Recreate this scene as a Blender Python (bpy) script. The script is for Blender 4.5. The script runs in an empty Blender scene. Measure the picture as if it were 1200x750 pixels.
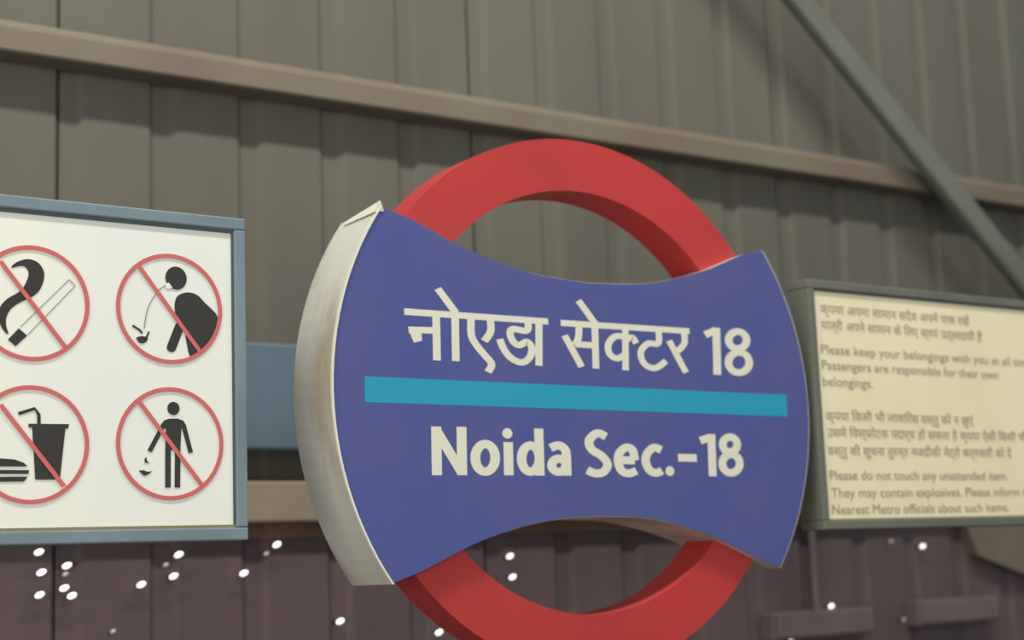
import bpy, bmesh, math, random
from mathutils import Vector, Matrix
from mathutils.geometry import tessellate_polygon

random.seed(4)
S = bpy.context.scene
C = bpy.context.collection

# ---------------------------------------------------------------- camera
cam_data = bpy.data.cameras.new('camera')
cam_data.sensor_fit = 'HORIZONTAL'
cam_data.sensor_width = 36.0
cam_data.lens = 54.96
cam_data.clip_start = 0.02
cam = bpy.data.objects.new('camera', cam_data)
C.objects.link(cam)
right = Vector((0.82609671, -0.56229716, -0.03723084))
up = -Vector((0.05813273, 0.15074759, -0.98686157))
fwd = Vector((0.56052191, 0.81307876, 0.15721996))
cam.matrix_world = Matrix((right, up, -fwd)).transposed().to_4x4()
cam_data.dof.use_dof = True
cam_data.dof.focus_distance = 2.12
cam_data.dof.aperture_fstop = 3.4
S.camera = cam

# ---------------------------------------------------------------- light
world = bpy.data.worlds.new('station_air')
S.world = world
world.use_nodes = True
bg = world.node_tree.nodes['Background']
bg.inputs[0].default_value = (0.80, 0.86, 0.95, 1)
bg.inputs[1].default_value = 0.36

def area(name, loc, rot, sx, sy, power, col):
    l = bpy.data.lights.new(name, 'AREA')
    l.shape = 'RECTANGLE'; l.size = sx; l.size_y = sy
    l.energy = power; l.color = col
    o = bpy.data.objects.new(name, l)
    o.location = loc
    o.rotation_euler = rot
    C.objects.link(o)
    return o
# the row of platform tubes above and in front of the signs, out of the frame
area('platform_tube_row', (0.2, 0.9, 3.8), (math.radians(28), 0, 0), 7.0, 0.2, 228, (1.0, 0.97, 0.86))
# broad soft fill added behind the camera to brighten the sign fronts
area('platform_glow', (0.2, -2.6, 0.9), (math.radians(86), 0, math.radians(-12)), 5.0, 2.0, 82, (1.0, 0.96, 0.88))
# fill added low at the left to lift the casing's dark side
area('concourse_lights', (-2.6, 0.2, 0.1), (math.radians(92), 0, math.radians(-66)), 2.0, 1.8, 36, (1.0, 0.95, 0.85))

S.view_settings.view_transform = 'Standard'
S.view_settings.look = 'None'
S.view_settings.gamma = 1.0
S.view_settings.use_curve_mapping = False
S.view_settings.exposure = 0.02

# ---------------------------------------------------------------- materials
def lin(c):
    return tuple((v / 12.92 if v <= 0.04045 else ((v + 0.055) / 1.055) ** 2.4) for v in (x / 255 for x in c)) + (1,)

def mat(name, col, rough=0.6, col2=None, scale=6.0, metal=0.0, bump=0.0, stretch=(1, 1, 1), lo=0.4, hi=0.65, emit=None, spec=0.5):
    m = bpy.data.materials.new(name)
    m.use_nodes = True
    nt = m.node_tree; N = nt.nodes; L = nt.links
    p = N['Principled BSDF']
    p.inputs['Base Color'].default_value = lin(col)
    p.inputs['Roughness'].default_value = rough
    p.inputs['Metallic'].default_value = metal
    p.inputs['Specular IOR Level'].default_value = spec
    if col2 or bump:
        tc = N.new('ShaderNodeTexCoord'); mp = N.new('ShaderNodeMapping')
        mp.inputs['Scale'].default_value = stretch
        no = N.new('ShaderNodeTexNoise'); no.inputs['Scale'].default_value = scale
        no.inputs['Detail'].default_value = 5
        L.new(tc.outputs['Object'], mp.inputs[0]); L.new(mp.outputs[0], no.inputs['Vector'])
        if col2:
            r = N.new('ShaderNodeValToRGB')
            r.color_ramp.elements[0].position = lo; r.color_ramp.elements[0].color = lin(col)
            r.color_ramp.elements[1].position = hi; r.color_ramp.elements[1].color = lin(col2)
            L.new(no.outputs['Fac'], r.inputs[0]); L.new(r.outputs[0], p.inputs['Base Color'])
        if bump:
            b = N.new('ShaderNodeBump'); b.inputs['Strength'].default_value = bump; b.inputs['Distance'].default_value = 0.01
            L.new(no.outputs['Fac'], b.inputs['Height']); L.new(b.outputs[0], p.inputs['Normal'])
    if emit:
        p.inputs['Emission Color'].default_value = lin(col); p.inputs['Emission Strength'].default_value = emit
    return m

M = dict(
    sheet=mat('khaki_painted_sheet', (102, 101, 90), 0.75, (96, 92, 84), 2.2, stretch=(2.0, 2.0, 0.5), lo=0.35, hi=0.7, bump=0.05, spec=0.25),
    dark=mat('maroon_brown_sheet', (99, 85, 87), 0.7, (89, 76, 79), 3.0, stretch=(2, 2, 0.6), spec=0.25),
    purlin=mat('khaki_steel', (116, 109, 92), 0.65, (110, 97, 86), 3.0, spec=0.3),
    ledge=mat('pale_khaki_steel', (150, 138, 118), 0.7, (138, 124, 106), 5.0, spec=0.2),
    rust=mat('rusty_trim', (122, 92, 78), 0.8, (105, 84, 74), 9.0),
    bluegrey=mat('blue_grey_steel', (120, 138, 146), 0.5, (108, 124, 132), 5.0, spec=0.3),
    bluepanel=mat('dull_blue_paint', (98, 116, 130), 0.6, (88, 104, 116), 4.0, spec=0.3),
    tube=mat('grey_green_steel', (108, 114, 103), 0.5, (100, 103, 92), 5.0, spec=0.4),
    olive=mat('olive_grey_frame', (108, 110, 100), 0.55, (100, 102, 92), 6.0, spec=0.3),
    gasket=mat('olive_gasket', (128, 124, 88), 0.7),
    teal=mat('dark_teal_gasket', (70, 84, 86), 0.7),
    white=mat('white_acrylic', (232, 233, 221), 0.55, (226, 230, 222), 3.0, spec=0.2),
    cream=mat('cream_acrylic', (238, 230, 196), 0.55, (232, 220, 184), 2.5, spec=0.2),
    casing=mat('dusty_white_casing', (208, 206, 194), 0.6, (172, 160, 140), 9.0, stretch=(1, 1, 0.35), lo=0.45, hi=0.68, spec=0.25),
    blue=mat('indigo_vinyl', (80, 88, 148), 0.6, (86, 91, 144), 7.0, spec=0.15),
    cyan=mat('cyan_stripe', (46, 152, 186), 0.6, spec=0.15),
    letter=mat('off_white_lettering', (222, 220, 202), 0.6, spec=0.15),
    red=mat('red_ring_paint', (186, 60, 60), 0.5, (172, 60, 60), 5.0, spec=0.2),
    black=mat('charcoal_print', (62, 60, 58), 0.7, spec=0.1),
    redprint=mat('faded_red_print', (200, 107, 103), 0.7, spec=0.1),
    grey=mat('grey_small_print', (156, 150, 130), 0.8, spec=0.1),
    thin=mat('thin_grey_line', (140, 146, 136), 0.8, spec=0.1),
    box=mat('grey_mauve_plastic', (106, 94, 95), 0.7, (100, 88, 88), 7.0),
    bulb=mat('glowing_white_lamp', (255, 253, 248), 0.3, emit=1.6),
    dimbulb=mat('faint_white_lamp', (190, 182, 178), 0.3, emit=0.25),
    socket=mat('dark_lamp_socket', (80, 70, 70), 0.6),
    concrete=mat('platform_concrete', (120, 116, 108), 0.85, (104, 100, 94), 3.0, bump=0.2),
    bolt=mat('bolt_steel', (130, 128, 118), 0.4, metal=0.4),
)

# ---------------------------------------------------------------- helpers
def link(name, bm, m, parent=None, smooth=False):
    bmesh.ops.recalc_face_normals(bm, faces=bm.faces)
    me = bpy.data.meshes.new(name)
    bm.to_mesh(me); bm.free()
    me.materials.append(M[m])
    if smooth:
        for p in me.polygons: p.use_smooth = True
        me.shade_smooth() if hasattr(me, 'shade_smooth') else None
    o = bpy.data.objects.new(name, me)
    C.objects.link(o)
    if parent is not None:
        o.parent = parent
        o.location = -Vector(parent.location)
    return o

def empty(name, loc, label=None, cat=None, group=None, kind=None):
    o = bpy.data.objects.new(name, None); o.empty_display_size = 0.1
    o.location = loc; C.objects.link(o)
    tag(o, label, cat, group, kind)
    return o

def tag(o, label=None, cat=None, group=None, kind=None):
    for k, v in (('label', label), ('category', cat), ('group', group), ('kind', kind)):
        if v: o[k] = v
    return o

def box(bm, x0, x1, y0, y1, z0, z1, bev=0.0):
    r = bmesh.ops.create_cube(bm, size=1.0)
    vs = r['verts']
    bmesh.ops.scale(bm, vec=(x1 - x0, y1 - y0, z1 - z0), verts=vs)
    bmesh.ops.translate(bm, vec=((x0 + x1) / 2, (y0 + y1) / 2, (z0 + z1) / 2), verts=vs)
    if bev:
        es = list({e for v in vs for e in v.link_edges})
        bmesh.ops.bevel(bm, geom=es, offset=bev, segments=2, affect='EDGES', profile=0.5)
    return bm

def prism(bm, pts, y0, y1):
    """polygon in the x-z plane, extruded from y0 (front) to y1"""
    n = len(pts)
    a = [bm.verts.new((x, y0, z)) for x, z in pts]
    b = [bm.verts.new((x, y1, z)) for x, z in pts]
    tris = tessellate_polygon([[Vector((x, z, 0)) for x, z in pts]])
    for t3 in tris:
        bm.faces.new([a[i] for i in t3]); bm.faces.new([b[i] for i in reversed(t3)])
    for i in range(n):
        j = (i + 1) % n
        bm.faces.new((a[i], b[i], b[j], a[j]))
    return bm

def catmull(P, n=6):
    closed = abs(P[0][0] - P[-1][0]) + abs(P[0][1] - P[-1][1]) < 1e-4
    Q = ([P[-2]] + list(P) + [P[1]]) if closed else ([P[0]] + list(P) + [P[-1]])
    out = []
    for i in range(1, len(Q) - 2):
        p0, p1, p2, p3 = Q[i - 1:i + 3]
        for k in range(n):
            t = k / n
            out.append(tuple(0.5 * ((2 * p1[d]) + (-p0[d] + p2[d]) * t + (2 * p0[d] - 5 * p1[d] + 4 * p2[d] - p3[d]) * t * t
                                    + (-p0[d] + 3 * p1[d] - 3 * p2[d] + p3[d]) * t ** 3) for d in (0, 1)))
    out.append(tuple(P[-1]))
    return out

LAYER = [0]
def lift(y):
    LAYER[0] = (LAYER[0] + 1) % 12
    return y - 0.00002 * LAYER[0]

def stroke(bm, P, wx, wz, y, smooth=False, depth=0.0009):
    """pen stroke with an elliptical nib (wx wide, wz high), raised a hair from the panel"""
    y = lift(y)
    if smooth: P = catmull(P)
    k = wx / wz
    Q = [Vector((p[0], p[1] * k)) for p in P]
    closed = (Q[0] - Q[-1]).length < 1e-4
    h = wx / 2
    L, R = [], []
    m = len(Q)
    for i in range(m):
        if closed:
            a = Q[(i - 1) if i > 0 else m - 2]; b = Q[(i + 1) if i < m - 1 else 1]
        else:
            a = Q[max(i - 1, 0)]; b = Q[min(i + 1, m - 1)]
        d = (b - a).normalized(); nrm = Vector((-d.y, d.x)) * h
        L.append(Q[i] + nrm); R.append(Q[i] - nrm)
    vl = [bm.verts.new((p.x, y, p.y / k)) for p in L]; vr = [bm.verts.new((p.x, y, p.y / k)) for p in R]
    for i in range(m - 1):
        bm.faces.new((vl[i], vr[i], vr[i + 1], vl[i + 1]))
    return bm

def blob(bm, c, rx, rz, y, n=24):
    y = lift(y)
    bm.faces.new([bm.verts.new((c[0] + rx * math.cos(2 * math.pi * i / n), y, c[1] + rz * math.sin(2 * math.pi * i / n))) for i in range(n)])

def poly(bm, P, y, smooth=False):
    if smooth: P = catmull(list(P) + [P[0]], 4)[:-1]
    y = lift(y)
    vs = [bm.verts.new((x, y, z)) for x, z in P]
    for tri in tessellate_polygon([[Vector((x, z, 0)) for x, z in P]]):
        bm.faces.new([vs[i] for i in tri])

def annulus(bm, c, r0, r1, y0, y1, n=96, a0=0.0, a1=2 * math.pi):
    rings = []
    full = abs(a1 - a0 - 2 * math.pi) < 1e-6
    m = n if full else n + 1
    for i in range(m):
        t = a0 + (a1 - a0) * i / n
        cs, sn = math.cos(t), math.sin(t)
        rings.append([bm.verts.new((c[0] + r * cs, y, c[1] + r * sn)) for r, y in ((r0, y0), (r1, y0), (r1, y1), (r0, y1))])
    for i in range(n):
        A, B = rings[i], rings[(i + 1) % m]
        for k in range(4):
            bm.faces.new((A[k], A[(k + 1) % 4], B[(k + 1) % 4], B[k]))

def tube(bm, a, b, r, n=16):
    a = Vector(a); b = Vector(b); d = b - a
    rr = bmesh.ops.create_cone(bm, cap_ends=True, segments=n, radius1=r, radius2=r, depth=d.length)
    q = d.to_track_quat('Z', 'Y').to_matrix().to_4x4()
    bmesh.ops.transform(bm, matrix=Matrix.Translation((a + b) / 2) @ q, verts=rr['verts'])

def text_part(name, parent, m, items, y):
    """flat print set with the built-in font; items = (string, x, z, width or None, size)"""
    verts, faces = [], []
    for s, x, z, w, size in items:
        c = bpy.data.curves.new('t', 'FONT'); c.body = s; c.size = size; c.resolution_u = 3
        o = bpy.data.objects.new('t', c); C.objects.link(o)
        bpy.context.view_layer.update()
        dg = bpy.context.evaluated_depsgraph_get()
        me = bpy.data.meshes.new_from_object(o.evaluated_get(dg))
        xs = [v.co.x for v in me.vertices]
        k = 1.0 if w is None else w / max(max(xs) - min(xs), 1e-6)
        base = len(verts)
        x00 = min(xs)
        verts += [(x + (v.co.x - x00) * k, y, z + v.co.y) for v in me.vertices]
        faces += [[base + i for i in p.vertices] for p in me.polygons]
        bpy.data.objects.remove(o); bpy.data.curves.remove(c); bpy.data.meshes.remove(me)
    me = bpy.data.meshes.new(name); me.from_pydata(verts, [], faces); me.materials.append(M[m])
    o = bpy.data.objects.new(name, me); C.objects.link(o); o.parent = parent; o.location = -Vector(parent.location)
    return o

# traced outlines of the print, in metres on the sign faces (x along the wall, z up)
HINDI = [(0,[(1.1816,0.3877),(1.4476,0.388)]),(0,[(1.2377,0.3872),(1.2368,0.3161)]),(0,[(1.1882,0.3603),(1.2363,0.3619)]),(0,[(1.1956,0.3597),(1.2036,0.3428)]),(0,[(1.2036,0.3601),(1.2046,0.345)]),(0,[(1.2717,0.3848),(1.2704,0.3165)]),(0,[(1.2419,0.4271),(1.2732,0.3916)]),(1,[(1.3011,0.3888),(1.3,0.3599),(1.3078,0.3447),(1.3229,0.3288),(1.336,0.3149),(1.3283,0.3019)]),(1,[(1.3359,0.3887),(1.3363,0.3663),(1.3237,0.35)]),(1,[(1.4075,0.3884),(1.4053,0.3712),(1.3781,0.372),(1.3728,0.3626),(1.3798,0.3506),(1.3905,0.3471),(1.4044,0.353),(1.4136,0.3432),(1.4073,0.327),(1.392,0.3196),(1.3733,0.3255),(1.3604,0.3384),(1.3526,0.3548)]),(0,[(1.4294,0.3851),(1.426,0.316)]),(0,[(1.4722,0.3873),(1.7438,0.3886)]),(0,[(1.5099,0.4261),(1.5423,0.3899)]),(1,[(1.5088,0.3865),(1.5066,0.366),(1.4994,0.3526)]),(0,[(1.4789,0.3674),(1.5104,0.3177)]),(0,[(1.4988,0.354),(1.5384,0.3539)]),(0,[(1.5411,0.3884),(1.5391,0.316)]),(0,[(1.6041,0.386),(1.6005,0.3156)]),(1,[(1.6002,0.3718),(1.5815,0.3708),(1.5671,0.3574),(1.5687,0.3413),(1.5831,0.3346),(1.5994,0.3404)]),(1,[(1.6055,0.3667),(1.6178,0.3709),(1.6259,0.3618)]),(1,[(1.6752,0.3869),(1.6729,0.3642),(1.6506,0.3625),(1.6344,0.3473),(1.6407,0.3282),(1.6632,0.3217),(1.6879,0.3348)]),(1,[(1.7307,0.3885),(1.7304,0.3671),(1.7116,0.351)]),(0,[(1.6973,0.37),(1.7308,0.3169)])]
EIGHTEEN = [(0,[(1.8049,0.3981),(1.8011,0.316)]),(0,[(1.7783,0.3843),(1.8046,0.3938)]),(1,[(1.8738,0.3799),(1.8724,0.3752),(1.869,0.3708),(1.8641,0.3673),(1.8581,0.3648),(1.8516,0.3638),(1.8452,0.3642),(1.8396,0.3661),(1.8353,0.3692),(1.8327,0.3732),(1.832,0.3778),(1.8334,0.3825),(1.8367,0.3868),(1.8415,0.3904),(1.8475,0.3929),(1.854,0.394),(1.8604,0.3936),(1.8661,0.3918),(1.8705,0.3886),(1.8731,0.3846),(1.8738,0.3799)]),(1,[(1.8768,0.3405),(1.8752,0.3349),(1.8713,0.3298),(1.8656,0.3256),(1.8586,0.3228),(1.8511,0.3217),(1.8437,0.3222),(1.8373,0.3245),(1.8323,0.3282),(1.8293,0.333),(1.8285,0.3384),(1.8301,0.344),(1.8339,0.3491),(1.8395,0.3533),(1.8465,0.3561),(1.854,0.3573),(1.8614,0.3568),(1.868,0.3546),(1.873,0.3509),(1.8761,0.346),(1.8768,0.3405)])]
LATIN = [(0,[(1.2318,0.2156),(1.2308,0.1426)]),(0,[(1.2769,0.216),(1.2754,0.1427)]),(0,[(1.2316,0.2102),(1.2748,0.147)]),(1,[(1.3364,0.1695),(1.3353,0.1629),(1.3324,0.157),(1.3282,0.1523),(1.3229,0.1493),(1.3173,0.1482),(1.3117,0.1492),(1.3068,0.1522),(1.3029,0.1568),(1.3006,0.1627),(1.3,0.1691),(1.3011,0.1756),(1.3039,0.1815),(1.3081,0.1862),(1.3133,0.1893),(1.319,0.1904),(1.3246,0.1895),(1.3296,0.1865),(1.3335,0.1819),(1.3358,0.176),(1.3364,0.1695)]),(0,[(1.3615,0.1939),(1.3606,0.1429)]),(2,[(1.3606,0.2075)]),(0,[(1.4203,0.216),(1.4194,0.1424)]),(1,[(1.4194,0.1691),(1.4182,0.1627),(1.4156,0.157),(1.4116,0.1525),(1.4068,0.1496),(1.4016,0.1485),(1.3964,0.1495),(1.3919,0.1524),(1.3884,0.1569),(1.3863,0.1625),(1.3858,0.1688),(1.3869,0.1751),(1.3895,0.1808),(1.3934,0.1853),(1.3983,0.1883),(1.4035,0.1894),(1.4086,0.1884),(1.4132,0.1856),(1.4167,0.1811),(1.4189,0.1754),(1.4194,0.1691)]),(1,[(1.4416,0.186),(1.4584,0.1903),(1.4706,0.183),(1.4722,0.1706),(1.4718,0.1425)]),(1,[(1.4707,0.1589),(1.4699,0.1557),(1.4677,0.1528),(1.4645,0.1505),(1.4606,0.149),(1.4563,0.1485),(1.452,0.149),(1.4483,0.1505),(1.4453,0.1527),(1.4435,0.1556),(1.443,0.1587),(1.4438,0.1619),(1.4459,0.1648),(1.4491,0.1671),(1.453,0.1686),(1.4573,0.1692),(1.4616,0.1687),(1.4654,0.1672),(1.4684,0.165),(1.4702,0.1621),(1.4707,0.1589)]),(1,[(1.5534,0.2055),(1.5361,0.2108),(1.5189,0.199),(1.5232,0.1846),(1.5431,0.174),(1.5538,0.1609),(1.5446,0.1484),(1.5279,0.1464),(1.5123,0.1516)]),(0,[(1.5794,0.1678),(1.6103,0.1676)]),(1,[(1.6103,0.1676),(1.6067,0.1844),(1.593,0.1884),(1.5784,0.178),(1.576,0.1635),(1.5829,0.1502),(1.5981,0.1466),(1.613,0.151)]),(1,[(1.6674,0.1851),(1.6527,0.1891),(1.6378,0.1798),(1.6331,0.1663),(1.6407,0.1516),(1.6547,0.1475),(1.6667,0.1513)]),(2,[(1.6837,0.1506)]),(0,[(1.703,0.173),(1.744,0.1726)]),(0,[(1.7793,0.2135),(1.7773,0.1421)]),(0,[(1.7537,0.202),(1.7783,0.2084)]),(1,[(1.8369,0.1965),(1.8357,0.1925),(1.8331,0.1889),(1.8292,0.1861),(1.8245,0.1842),(1.8194,0.1835),(1.8144,0.1841),(1.8099,0.1858),(1.8066,0.1886),(1.8045,0.1922),(1.804,0.1961),(1.8051,0.2),(1.8077,0.2036),(1.8116,0.2065),(1.8163,0.2084),(1.8214,0.2091),(1.8264,0.2086),(1.8309,0.2068),(1.8343,0.204),(1.8364,0.2005),(1.8369,0.1965)]),(1,[(1.8405,0.164),(1.8391,0.1591),(1.8359,0.1547),(1.8312,0.1511),(1.8255,0.1489),(1.8193,0.1481),(1.8133,0.1488),(1.8079,0.151),(1.8039,0.1545),(1.8014,0.1589),(1.8008,0.1637),(1.8022,0.1686),(1.8053,0.173),(1.8099,0.1766),(1.8156,0.1789),(1.8218,0.1797),(1.8279,0.179),(1.8333,0.1768),(1.8374,0.1733),(1.8399,0.1689),(1.8405,0.164)])]
RINGS = [(0.8123,0.3694,0.0743,0.0741),(0.8127,0.1847,0.0741,0.0738),(0.623,0.365,0.0739,0.0739),(0.6235,0.1809,0.0741,0.0741)]
BARS = [[(0.7686,0.4242),(0.8565,0.3111)],[(0.7674,0.241),(0.8583,0.1275)],[(0.5813,0.417),(0.6668,0.3095)],[(0.584,0.2311),(0.6671,0.127)]]
SMOKE = [(0.5955,0.4097),(0.6024,0.4175),(0.6165,0.4228),(0.6297,0.4197),(0.6377,0.4094),(0.6383,0.3973),(0.6325,0.3823),(0.6219,0.3724),(0.6078,0.365),(0.5962,0.3559),(0.5905,0.3448),(0.5899,0.3341),(0.5931,0.3224),(0.5861,0.328),(0.5796,0.343),(0.5822,0.3574),(0.5913,0.3687),(0.6053,0.378),(0.6122,0.3857),(0.618,0.4006),(0.6167,0.409),(0.6095,0.4132)]
CIG = [(0.6086,0.3328),(0.6722,0.3998),(0.6801,0.3918),(0.6177,0.3226)]
CIGTIP = [(0.6063,0.3308),(0.6172,0.3218),(0.6026,0.3073),(0.5925,0.3153)]
CUP = [[(0.6202,0.2075),(0.6732,0.2079),(0.6718,0.2021),(0.6203,0.2028)],[(0.6249,0.204),(0.6684,0.2025),(0.6617,0.1359),(0.6297,0.1359)]]
STRAW = [(0.6072,0.2201),(0.6282,0.2272),(0.6335,0.2195),(0.6338,0.2066)]
BURGER = [[(0.5567,0.1522),(0.5612,0.158),(0.5713,0.161),(0.5849,0.1627),(0.6033,0.1613),(0.615,0.1572),(0.6197,0.1526)],[(0.5557,0.1481),(0.6216,0.1479),(0.6209,0.1431),(0.5562,0.1431)],[(0.5563,0.139),(0.6203,0.1396),(0.6152,0.1333),(0.5616,0.1326)]]
HEAD1 = [(0.8213,0.4127),(0.8375,0.4139)]
MOUTH = [(0.8047,0.4032),(0.8106,0.4055),(0.8162,0.3987),(0.8076,0.3967)]
TORSO1 = [(0.8199,0.3804),(0.8249,0.3891),(0.8386,0.3941),(0.8524,0.391),(0.8625,0.382),(0.8822,0.3628),(0.88,0.341),(0.8697,0.3236),(0.857,0.3147),(0.8495,0.3202),(0.8371,0.3386),(0.8223,0.3568),(0.8194,0.3685)]
ARM1 = [(0.826,0.3451),(0.8143,0.3157)]
LEG1 = [(0.8341,0.3349),(0.8445,0.3224),(0.857,0.3111),(0.8419,0.3038),(0.839,0.3102)]
SPIT = [(0.8081,0.4027),(0.7978,0.3955),(0.7868,0.3806),(0.7795,0.3636),(0.7753,0.3399)]
SPLAT = [[(0.759,0.343),(0.7686,0.3377),(0.7727,0.3332)],[(0.7823,0.3361),(0.7778,0.326)],[(0.7643,0.3265),(0.7722,0.3292),(0.7807,0.3274),(0.777,0.3209),(0.7698,0.3198)]]
HEAD2 = [(0.8169,0.2324),(0.826,0.2327)]
TORSO2 = [(0.7994,0.2102),(0.8035,0.2159),(0.8108,0.2183),(0.823,0.2186),(0.8311,0.216),(0.8345,0.2103),(0.8281,0.2043),(0.8265,0.176),(0.8051,0.1757),(0.8059,0.2039)]
LEGS2 = [[(0.809,0.1785),(0.8088,0.1253)],[(0.8229,0.1787),(0.8222,0.1253)]]
ARMS2 = [[(0.803,0.2103),(0.7829,0.1737)],[(0.8311,0.2109),(0.8417,0.1724)]]
PAPER = [[(0.7675,0.1478),(0.7746,0.1485),(0.7801,0.1463),(0.7872,0.1472),(0.7805,0.1426),(0.7753,0.141)],[(0.7782,0.1663),(0.7794,0.1611),(0.7829,0.1577),(0.7763,0.1585),(0.7758,0.1633)]]
DOTS = [(0.945,0.065,1),(0.95,0.027,1),(0.947,-0.015,1),(0.999,0.038,1),(0.996,0.022,0.5),(0.994,-0.004,1),(1.009,-0.019,0.9),(1.225,0.053,1),(1.198,0.034,0.5),(1.214,0.011,1),(1.147,-0.003,1),(1.44,0.068,1),(1.416,0.05,0.5),(1.365,0.012,1),(1.584,-0.095,0.9),(1.09,-0.09,0.4),(2.022,0.029,1),(2.027,-0.018,1),(1.827,-0.131,1),(3.28,0.037,0.5),(3.405,0.02,0.85),(3.035,-0.127,0.8),(2.883,-0.204,0.8),(3.307,-0.175,0.4)]
RTXT = [[(2.056,0.441),(2.465,0.453)],[(2.055,0.411),(2.498,0.415)],[(2.051,0.367),(2.673,0.36)],[(2.05,0.336),(2.538,0.346)],[(2.049,0.306),(2.177,0.304)],[(2.05,0.244),(2.452,0.248)],[(2.051,0.215),(2.722,0.219)],[(2.05,0.181),(2.558,0.183)],[(2.05,0.139),(2.539,0.136)],[(2.051,0.105),(2.705,0.105)],[(2.051,0.076),(2.536,0.073)]]

# ================================================================ setting
WY = 3.0          # the pans of the sheets; grooves run 18 mm deeper
FLOOR = -1.6
PITCH = 0.198

def sheet_mesh(x0, z0, z1, n=5):
    bm = bmesh.new()
    prof = []
    for i in range(n):
        a = x0 + i * PITCH
        prof += [(a, WY + 0.009), (a + 0.036, WY + 0.009), (a + 0.052, WY), (a + PITCH - 0.010, WY)]
    prof.append((x0 + n * PITCH, WY + 0.009))
    prof[0] = (x0 + 0.002, WY + 0.009)
    prof[-1] = (x0 + n * PITCH - 0.002, WY + 0.009)
    lo = [bm.verts.new((x, y, z0)) for x, y in prof]; hi = [bm.verts.new((x, y, z1)) for x, y in prof]
    lob = [bm.verts.new((x, y + 0.003, z0)) for x, y in prof]; hib = [bm.verts.new((x, y + 0.003, z1)) for x, y in prof]
    for i in range(len(prof) - 1):
        bm.faces.new((lo[i], lo[i + 1], hi[i + 1], hi[i]))
        bm.faces.new((lob[i], hib[i], hib[i + 1], lob[i + 1]))
    bm.faces.new((lo[0], hi[0], hib[0], lob[0])); bm.faces.new((lo[-1], lob[-1], hib[-1], hi[-1]))
    return bm

wall = empty('wall_back', (2.0, WY, FLOOR), kind='structure')
wall['label'] = 'khaki corrugated steel sheet wall behind the signs'
SX0 = 0.985 - 0.99 * 3
for i in range(16):
    link('corrugated_sheet', sheet_mesh(SX0 + 0.99 * i, 0.11, 3.2), 'sheet', wall)
for i in range(16):
    o = link('lower_sheet', sheet_mesh(SX0 + 0.99 * i, FLOOR, 0.09), 'dark', wall)
    o['label'] = 'dark maroon brown corrugated sheet below the signs'
bm = bmesh.new(); box(bm, SX0, SX0 + 15.84, WY - 0.006, WY + 0.03, 0.082, 0.113, 0.002)
o = link('sill_strip', bm, 'rust', wall); o['label'] = 'rust brown strip between khaki and dark sheets'
bm = bmesh.new(); box(bm, SX0, SX0 + 15.84, WY + 0.024, WY + 0.05, FLOOR, 3.2)
link('backing_board', bm, 'dark', wall)

bm = bmesh.new(); box(bm, SX0, SX0 + 15.84, -3.0, WY + 0.05, FLOOR - 0.15, FLOOR)
fl = link('floor', bm, 'concrete'); tag(fl, kind='structure')

# purlin with its bolts
t = empty('purlin', (2.0, WY - 0.07, 1.01), 'long khaki steel rail running across the upper corrugated wall', 'steel rail')
bm = bmesh.new()
prof = [(WY, 1.026), (WY - 0.068, 1.026), (WY - 0.072, 1.030), (WY - 0.072, 1.074), (WY - 0.060, 1.092), (WY - 0.010, 1.100), (WY, 1.100)]
va = [bm.verts.new((SX0, y, z)) for y, z in prof]; vb = [bm.verts.new((SX0 + 15.84, y, z)) for y, z in prof]
bm.faces.new(va); bm.faces.new(list(reversed(vb)))
for i in range(len(prof)):
    j = (i + 1) % len(prof); bm.faces.new((va[i], vb[i], vb[j], va[j]))
link('rail_body', bm, 'purlin', t)

# blue painted rail lower down, seen between the left panel and the name sign
bm = bmesh.new(); box(bm, SX0, SX0 + 15.84, WY - 0.055, WY, 0.262, 0.485, 0.006)
rail = link('wall_rail', bm, 'bluepanel')
tag(rail, 'wide dull blue rail on the wall behind the name sign', 'steel rail')

bm = bmesh.new(); box(bm, SX0, SX0 + 15.84, WY - 0.040, WY, 0.1135, 0.198, 0.005)  # rail added, its khaki lightened to give this strip a lit look
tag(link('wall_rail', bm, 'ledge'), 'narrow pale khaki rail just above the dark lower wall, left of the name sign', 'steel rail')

# diagonal brace at the top right
t = empty('diagonal_brace', (4.15, 2.87, 0.50), 'grey green steel tube slanting down across the upper right of the wall', 'brace')
bm = bmesh.new()
A = Vector((2.60, 2.88, 1.80)); B = Vector((4.15, 2.88, 0.50)); d = (B - A).normalized()
nz = Vector((-d.z, 0, d.x)); hw = 0.038
if nz.z < 0: nz = -nz
ring = [(-hw, -0.020), (hw, -0.020), (hw, 0.020), (-hw, 0.020)]
va = [bm.verts.new(A + nz * u + Vector((0, v, 0))) for u, v in ring]; vb = [bm.verts.new(B + nz * u + Vector((0, v, 0))) for u, v in ring]
bm.faces.new(va); bm.faces.new(list(reversed(vb)))
for i in range(4):
    j = (i + 1) % 4; bm.faces.new((va[i], vb[i], vb[j], va[j]))
bmesh.ops.bevel(bm, geom=[e for e in bm.edges], offset=0.012, segments=3, affect='EDGES', profile=0.5)
link('tube_body', bm, 'tube', t, smooth=False)
bm = bmesh.new(); box(bm, 2.53, 2.67, 2.895, 2.999, 1.74, 1.88, 0.003); link('wall_plate', bm, 'tube', t)
bm = bmesh.new(); box(bm, 4.08, 4.21, 2.895, 2.999, 0.45, 0.56, 0.003); link('wall_plate', bm, 'tube', t)

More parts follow.
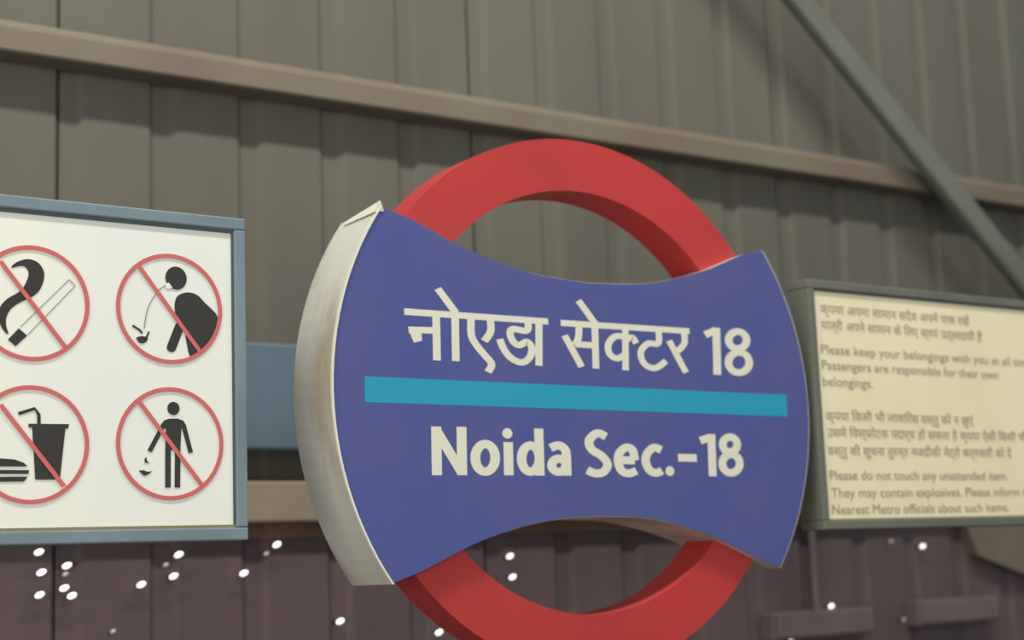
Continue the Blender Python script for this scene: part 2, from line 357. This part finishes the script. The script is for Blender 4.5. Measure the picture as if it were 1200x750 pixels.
# ================================================================ name sign
CX, CZ = 1.5355, 0.2685
YF = 2.0
t = empty('station_name_sign', (CX, 2.05, -0.17), 'indigo station name sign in white casing on a red ring', 'sign')
TOP = [(0.0, 0.4575), (0.10, 0.4630), (0.17, 0.4755), (0.25, 0.4975), (0.30, 0.5165), (0.333, 0.5295), (0.362, 0.5385), (0.392, 0.5440)]
BOT = [(0.0, 0.0775), (0.08, 0.0745), (0.14, 0.0660), (0.20, 0.0520), (0.25, 0.0365), (0.30, 0.0165), (0.34, 0.0005), (0.384, -0.0134)]
def lens(inset=0.0, lip=0.0, n=26):
    """disc of radius .480 whose top and bottom are scooped out, with small horns at the tips"""
    R = 0.480 - inset
    P = []
    a0 = math.atan2(BOT[-1][1] - CZ, BOT[-1][0]); a1 = math.atan2(TOP[-1][1] - CZ, TOP[-1][0])
    for i in range(n + 1):
        a = a0 + (a1 - a0) * i / n
        P.append((CX + R * math.cos(a), CZ + R * math.sin(a)))
    half = catmull(TOP, 4)[:-1]
    s = (TOP[-1][0] - inset) / TOP[-1][0]
    P += [(CX + x * s, z - lip) for x, z in reversed(half)] + [(CX - x * s, z - lip) for x, z in half[1:]]
    for i in range(n + 1):
        a = math.pi - a1 + (a1 - a0) * i / n
        P.append((CX + R * math.cos(a), CZ + R * math.sin(a)))
    half = catmull(BOT, 4)[:-1]
    P += [(CX - x * s, z + lip) for x, z in reversed(half)] + [(CX + x * s, z + lip) for x, z in half[1:]]
    return P
bm = bmesh.new(); prism(bm, lens(), YF, YF + 0.118)
link('casing', bm, 'casing', t)['label'] = 'dusty white casing with deep curved sides'
bm = bmesh.new(); prism(bm, lens(0.0030, 0.0008), YF - 0.0015, YF)
link('face', bm, 'blue', t)['label'] = 'indigo blue face'
# folded lip standing up at the left tips
bm = bmesh.new()
L = [p for p in lens() if p[0] < CX - 0.33]
side = sorted([p for p in L if math.hypot(p[0] - CX, p[1] - CZ) > 0.4785], key=lambda p: p[1])
for i in range(len(side) - 1):
    (xa, za), (xb, zb) = side[i], side[i + 1]
    q = [bm.verts.new(v) for v in ((xa, YF - 0.004, za), (xb, YF - 0.004, zb), (xb + 0.0035, YF - 0.004, zb), (xa + 0.0035, YF - 0.004, za),
                                   (xa, YF, za), (xb, YF, zb), (xb + 0.0035, YF, zb), (xa + 0.0035, YF, za))]
    for f in ((0, 1, 2, 3), (4, 7, 6, 5), (0, 4, 5, 1), (3, 2, 6, 7)):
        bm.faces.new([q[k] for k in f])
bmesh.ops.remove_doubles(bm, verts=bm.verts, dist=1e-5)
q = [bm.verts.new(v) for v in ((1.1440, YF - 0.004, 0.5550), (1.1330, YF - 0.003, 0.5360), (1.1500, YF - 0.003, 0.5390), (1.1410, YF + 0.095, 0.5440), (1.1340, YF + 0.095, 0.5350), (1.1500, YF + 0.095, 0.5390))]
for f in ((0, 1, 2), (3, 5, 4), (0, 3, 4, 1), (0, 2, 5, 3), (1, 4, 5, 2)):
    bm.faces.new([q[k] for k in f])
link('edge_lip', bm, 'letter', t)['label'] = 'thin pale edge lip'
bm = bmesh.new(); poly(bm, [(1.1115, 0.2870), (1.1110, 0.2490), (1.9605, 0.2480), (1.9615, 0.2865)], YF - 0.0017)
link('stripe', bm, 'cyan', t)['label'] = 'bright cyan stripe across the face'
def lettering(data, wx, wz, dot=0.0095):
    bm = bmesh.new()
    for i, (k, P) in enumerate(data):
        y = YF - 0.0018
        if k == 2: blob(bm, P[0], dot, dot * 0.86, y)
        else: stroke(bm, P, wx, wz, y, smooth=(k == 1))
    return bm
link('hindi_lettering', lettering(HINDI, 0.0138, 0.0100), 'letter', t)
link('hindi_lettering', lettering(EIGHTEEN, 0.0180, 0.0118), 'letter', t)
link('latin_lettering', lettering(LATIN, 0.0178, 0.0128), 'letter', t)
# the red ring: upper and lower arcs come out of the casing
bm = bmesh.new(); annulus(bm, (1.5340, 0.2690), 0.3450, 0.4320, 2.015, 2.090)
rg = link('ring', bm, 'red', t); rg['label'] = 'thick red ring passing behind the face'
for x in (1.80, 1.95):
    bm = bmesh.new(); box(bm, x - 0.02, x + 0.02, 2.11, 2.95, 0.29, 0.33, 0.003)
    link('mounting_arm', bm, 'bluegrey', t)

# ================================================================ panels
def frame(parent, x0, x1, z0, z1, w, m):
    for nm, a in (('top', (x0, x1, z1 - w, z1)), ('bot', (x0, x1, z0, z0 + w)), ('l', (x0, x0 + w, z0 + w, z1 - w)), ('r', (x1 - w, x1, z0 + w, z1 - w))):
        bm = bmesh.new(); box(bm, a[0], a[1], 1.998, 2.055, a[2], a[3], 0.0022)
        link('frame_rail', bm, m, parent)

PF = 2.003
t = empty('pictogram_sign', (0.72, 2.03, 0.05), 'white panel of four prohibition pictograms in a blue grey frame', 'sign')
frame(t, 0.516, 0.924, 0.053, 0.5055, 0.0175, 'bluegrey')
bm = bmesh.new(); box(bm, 0.532, 0.908, PF, 2.05, 0.068, 0.490); link('panel', bm, 'white', t)
bm = bmesh.new(); box(bm, 0.534, 0.906, PF - 0.0025, PF, 0.0705, 0.0745); link('gasket', bm, 'gasket', t)  # olive strip along the panel's bottom edge
bm = bmesh.new(); box(bm, 0.5335, 0.9065, PF - 0.0025, PF, 0.4830, 0.4880); link('gasket', bm, 'teal', t)  # dark strip where the frame's inner lip shows
bm = bmesh.new(); box(bm, 0.9035, 0.9065, PF - 0.0025, PF, 0.0745, 0.483); link('gasket', bm, 'teal', t)
YP = PF - 0.0008; YR = PF - 0.0016
def pict(name, fn, label):
    bm = bmesh.new(); fn(bm); o = link(name, bm, 'black', t); o['label'] = label; return o
def f_smoke(bm): poly(bm, SMOKE, YP, True); poly(bm, CIGTIP, YP)
pict('pictogram', f_smoke, 'charcoal curl of smoke and cigarette tip')
bm = bmesh.new(); stroke(bm, CIG, 0.0013, 0.0011, YP); stroke(bm, [CIG[1], CIG[2]], 0.0013, 0.0011, YP); link('cigarette_outline', bm, 'thin', t)
def f_food(bm):
    for P in CUP: poly(bm, P, YP)
    stroke(bm, STRAW, 0.0046, 0.0042, YP)
    for P in BURGER: poly(bm, P, YP)
pict('pictogram', f_food, 'charcoal cup with straw beside a burger')
def f_spit(bm):
    blob(bm, HEAD1[0], 0.0155, 0.0162, YP); poly(bm, TORSO1, YP, True)
    stroke(bm, ARM1, 0.0135, 0.0120, YP); blob(bm, ARM1[1], 0.0067, 0.0062, YP); blob(bm, ARM1[0], 0.0067, 0.0062, YP); poly(bm, LEG1, YP)
    stroke(bm, SPLAT[0], 0.003, 0.003, YP, True); stroke(bm, SPLAT[1], 0.0025, 0.0025, YP); poly(bm, SPLAT[2], YP, True)
pict('pictogram', f_spit, 'charcoal bent figure spitting')
bm = bmesh.new(); poly(bm, MOUTH, YP - 0.0004); link('mouth_gap', bm, 'white', t)
bm = bmesh.new(); stroke(bm, SPIT, 0.0014, 0.0014, YP, True); link('spit_line', bm, 'thin', t)
def f_litter(bm):
    blob(bm, HEAD2[0], 0.0088, 0.0090, YP); poly(bm, TORSO2, YP)
    for P in LEGS2: stroke(bm, P, 0.0080, 0.008, YP)
    for P in ARMS2: stroke(bm, P, 0.0066, 0.006, YP)
    for P in PAPER: poly(bm, P, YP)
pict('pictogram', f_litter, 'charcoal standing figure dropping litter')
for (cx, cz, r, _), B in zip(RINGS, BARS):
    bm = bmesh.new(); annulus(bm, (cx, cz), 0.0708, 0.0764, YR, YR + 0.0004, 72)
    stroke(bm, B, 0.0062, 0.0052, YR)
    link('prohibition_ring', bm, 'redprint', t)
for x in (0.58, 0.84):
    bm = bmesh.new(); box(bm, x - 0.02, x + 0.02, 2.05, 2.95, 0.29, 0.33, 0.003)
    link('mounting_arm', bm, 'bluegrey', t)

t = empty('notice_sign', (2.45, 2.03, 0.045), 'cream notice panel of small grey print in an olive grey frame', 'sign')
frame(t, 2.032, 2.86, 0.048, 0.5015, 0.0165, 'olive')
bm = bmesh.new(); box(bm, 2.046, 2.846, PF, 2.05, 0.062, 0.488); link('panel', bm, 'cream', t)
bm = bmesh.new(); box(bm, 2.048, 2.844, PF - 0.0025, PF, 0.0640, 0.0672); link('gasket', bm, 'gasket', t)  # thin olive strip at the foot of the notice
bm = bmesh.new(); box(bm, 2.0485, 2.8435, PF - 0.0025, PF, 0.4810, 0.4850); link('gasket', bm, 'teal', t)  # thin dark strip below the top frame rail
HI1 = [('कृपया अपना सामान सदैव अपने पास रखें', 2.065, 0.441, 0.411), ('यात्री अपने सामान के लिए स्वयं उत्तरदायी हैं', 2.064, 0.411, 0.446),
       ('कृपया किसी भी लावारिस वस्तु को न छुएं', 2.060, 0.244, 0.403), ('उसमे विस्फोटक पदार्थ हो सकता है कृपया ऐसी किसी भी', 2.061, 0.214, 0.560),
       ('वस्तु की सूचना तुरन्त नजदीकी मेट्रो कर्मचारी को दें', 2.059, 0.181, 0.511)]
# the short i sign is drawn before its consonant
def visual(s):
    out = []
    for ch in s:
        if ch == '\u093f':
            k = len(out) - 1
            while k >= 2 and out[k - 1] == '\u094d': k -= 2
            out.insert(k, ch)
        else: out.append(ch)
    return ''.join(out)
text_part('hindi_print', t, 'grey', [(visual(s), x, z, w, 0.0235) for s, x, z, w in HI1], PF - 0.0008)['kind'] = 'stuff'
EN = [('Please keep your belongings with you at all times.', 2.060, 0.366, 0.612), ('Passengers are responsible for their own', 2.059, 0.337, 0.490), ('belongings.', 2.058, 0.307, 0.130),
      ('Please do not touch any unattended item.', 2.060, 0.137, 0.492), ('They may contain explosives. Please inform the', 2.061, 0.1055, 0.570), ('Nearest Metro officials about such items.', 2.060, 0.0755, 0.487)]
text_part('english_print', t, 'grey', [(s, x, z, w, 0.0245) for s, x, z, w in EN], PF - 0.0008)['kind'] = 'stuff'
for x in (2.30, 2.66):
    bm = bmesh.new(); box(bm, x - 0.02, x + 0.02, 2.05, 2.95, 0.29, 0.33, 0.003)
    link('mounting_arm', bm, 'bluegrey', t)

# ================================================================ lower wall
def lamp(i, x, z, s):  # tiny glowing white bead on a short stem
    bright = s > 0.6
    r = 0.0070 * (1.0 if bright else 0.7) * (0.9 + 0.1 * s)
    bm = bmesh.new()
    rr = bmesh.ops.create_uvsphere(bm, u_segments=14, v_segments=8, radius=r)
    bmesh.ops.scale(bm, vec=(1.35, 0.8, 0.75), verts=rr['verts'])
    bmesh.ops.rotate(bm, cent=(0, 0, 0), matrix=Matrix.Rotation(math.radians(-22), 3, 'Y'), verts=rr['verts'])
    bmesh.ops.translate(bm, vec=(x, 2.977, z), verts=rr['verts'])
    e = empty('wall_lamp', (x, 2.99, z), LAMPS[i], 'lamp', 'small white lamps on the dark lower wall')
    o = link('bulb', bm, 'bulb' if bright else 'dimbulb', e, smooth=True)
    bm = bmesh.new(); tube(bm, (x, 3.02, z), (x, 2.980, z), r * 0.5, 10)
    link('socket', bm, 'socket', e)
LAMPS = [
 'tiny white lamp just under the pictogram sign, nearest the left frame edge',
 'tiny white lamp, middle of the three in the leftmost column',
 'tiny white lamp, lowest of the three in the leftmost column',
 'tiny white lamp, topmost of the second column from the left',
 'very faint tiny lamp just below the topmost one of the second column',
 'tiny white lamp, left one of the close pair low in the second column',
 'tiny white lamp, right one of the close pair low in the second column',
 'tiny white lamp close under the right half of the pictogram sign',
 'very faint tiny lamp beneath the right half of the pictogram sign',
 'tiny white lamp straight below the one near the right half of the pictogram sign',
 'tiny white lamp alone beneath the middle of the pictogram sign',
 'tiny white lamp in the gap between the pictogram sign and the name sign',
 'very faint tiny lamp in the gap right of the pictogram sign',
 'tiny white lamp below the right corner of the pictogram sign',
 'tiny white lamp below the lower left tip of the name sign',
 'very faint lowest lamp under the pictogram sign',
 'tiny white lamp, upper of the two seen inside the red ring',
 'tiny white lamp, lower of the two seen inside the red ring',
 'tiny white lamp beside the outer lower left of the red ring',
 'very faint tiny lamp close under the notice sign',
 'tiny white lamp below the middle of the notice sign',
 'tiny white lamp low below the left end of the notice sign',
 'tiny white lamp at the bottom edge of the photo, right of the red ring',
 'very faint tiny lamp low beneath the middle of the notice sign']
for i, (x, z, s) in enumerate(DOTS):
    lamp(i, x, z, s)

def wall_box(x0, x1, z0, z1, label):
    e = empty('cable_box', ((x0 + x1) / 2, 3.0, z0), label, 'box')
    bm = bmesh.new(); box(bm, x0, x1, 2.955, 3.0, z0, z1, 0.004); link('box_body', bm, 'box', e)
    bm = bmesh.new(); box(bm, x0 + 0.01, x1 - 0.01, 2.949, 2.955, z0 + 0.008, z1 - 0.008, 0.002); link('lid', bm, 'box', e)
wall_box(2.80, 3.17, -0.205, -0.135, 'long grey mauve cable box low on the wall, left of two below the notice sign')
wall_box(3.34, 3.68, -0.195, -0.125, 'long grey mauve cable box low on the wall, right of two below the notice sign')
bm = bmesh.new(); tube(bm, (2.985, 2.982, -0.136), (2.985, 2.982, 0.082), 0.010)
tag(link('conduit', bm, 'box'), 'thin grey conduit rising from the left cable box under the notice sign', 'pipe')
bm = bmesh.new(); prism(bm, [(3.58, 0.080), (4.10, 0.080), (4.10, -0.145), (3.92, -0.100), (3.62, -0.010)], 2.965, 3.0)
tag(link('gusset_plate', bm, 'purlin'), 'khaki steel gusset plate under the right end of the notice sign', 'plate')
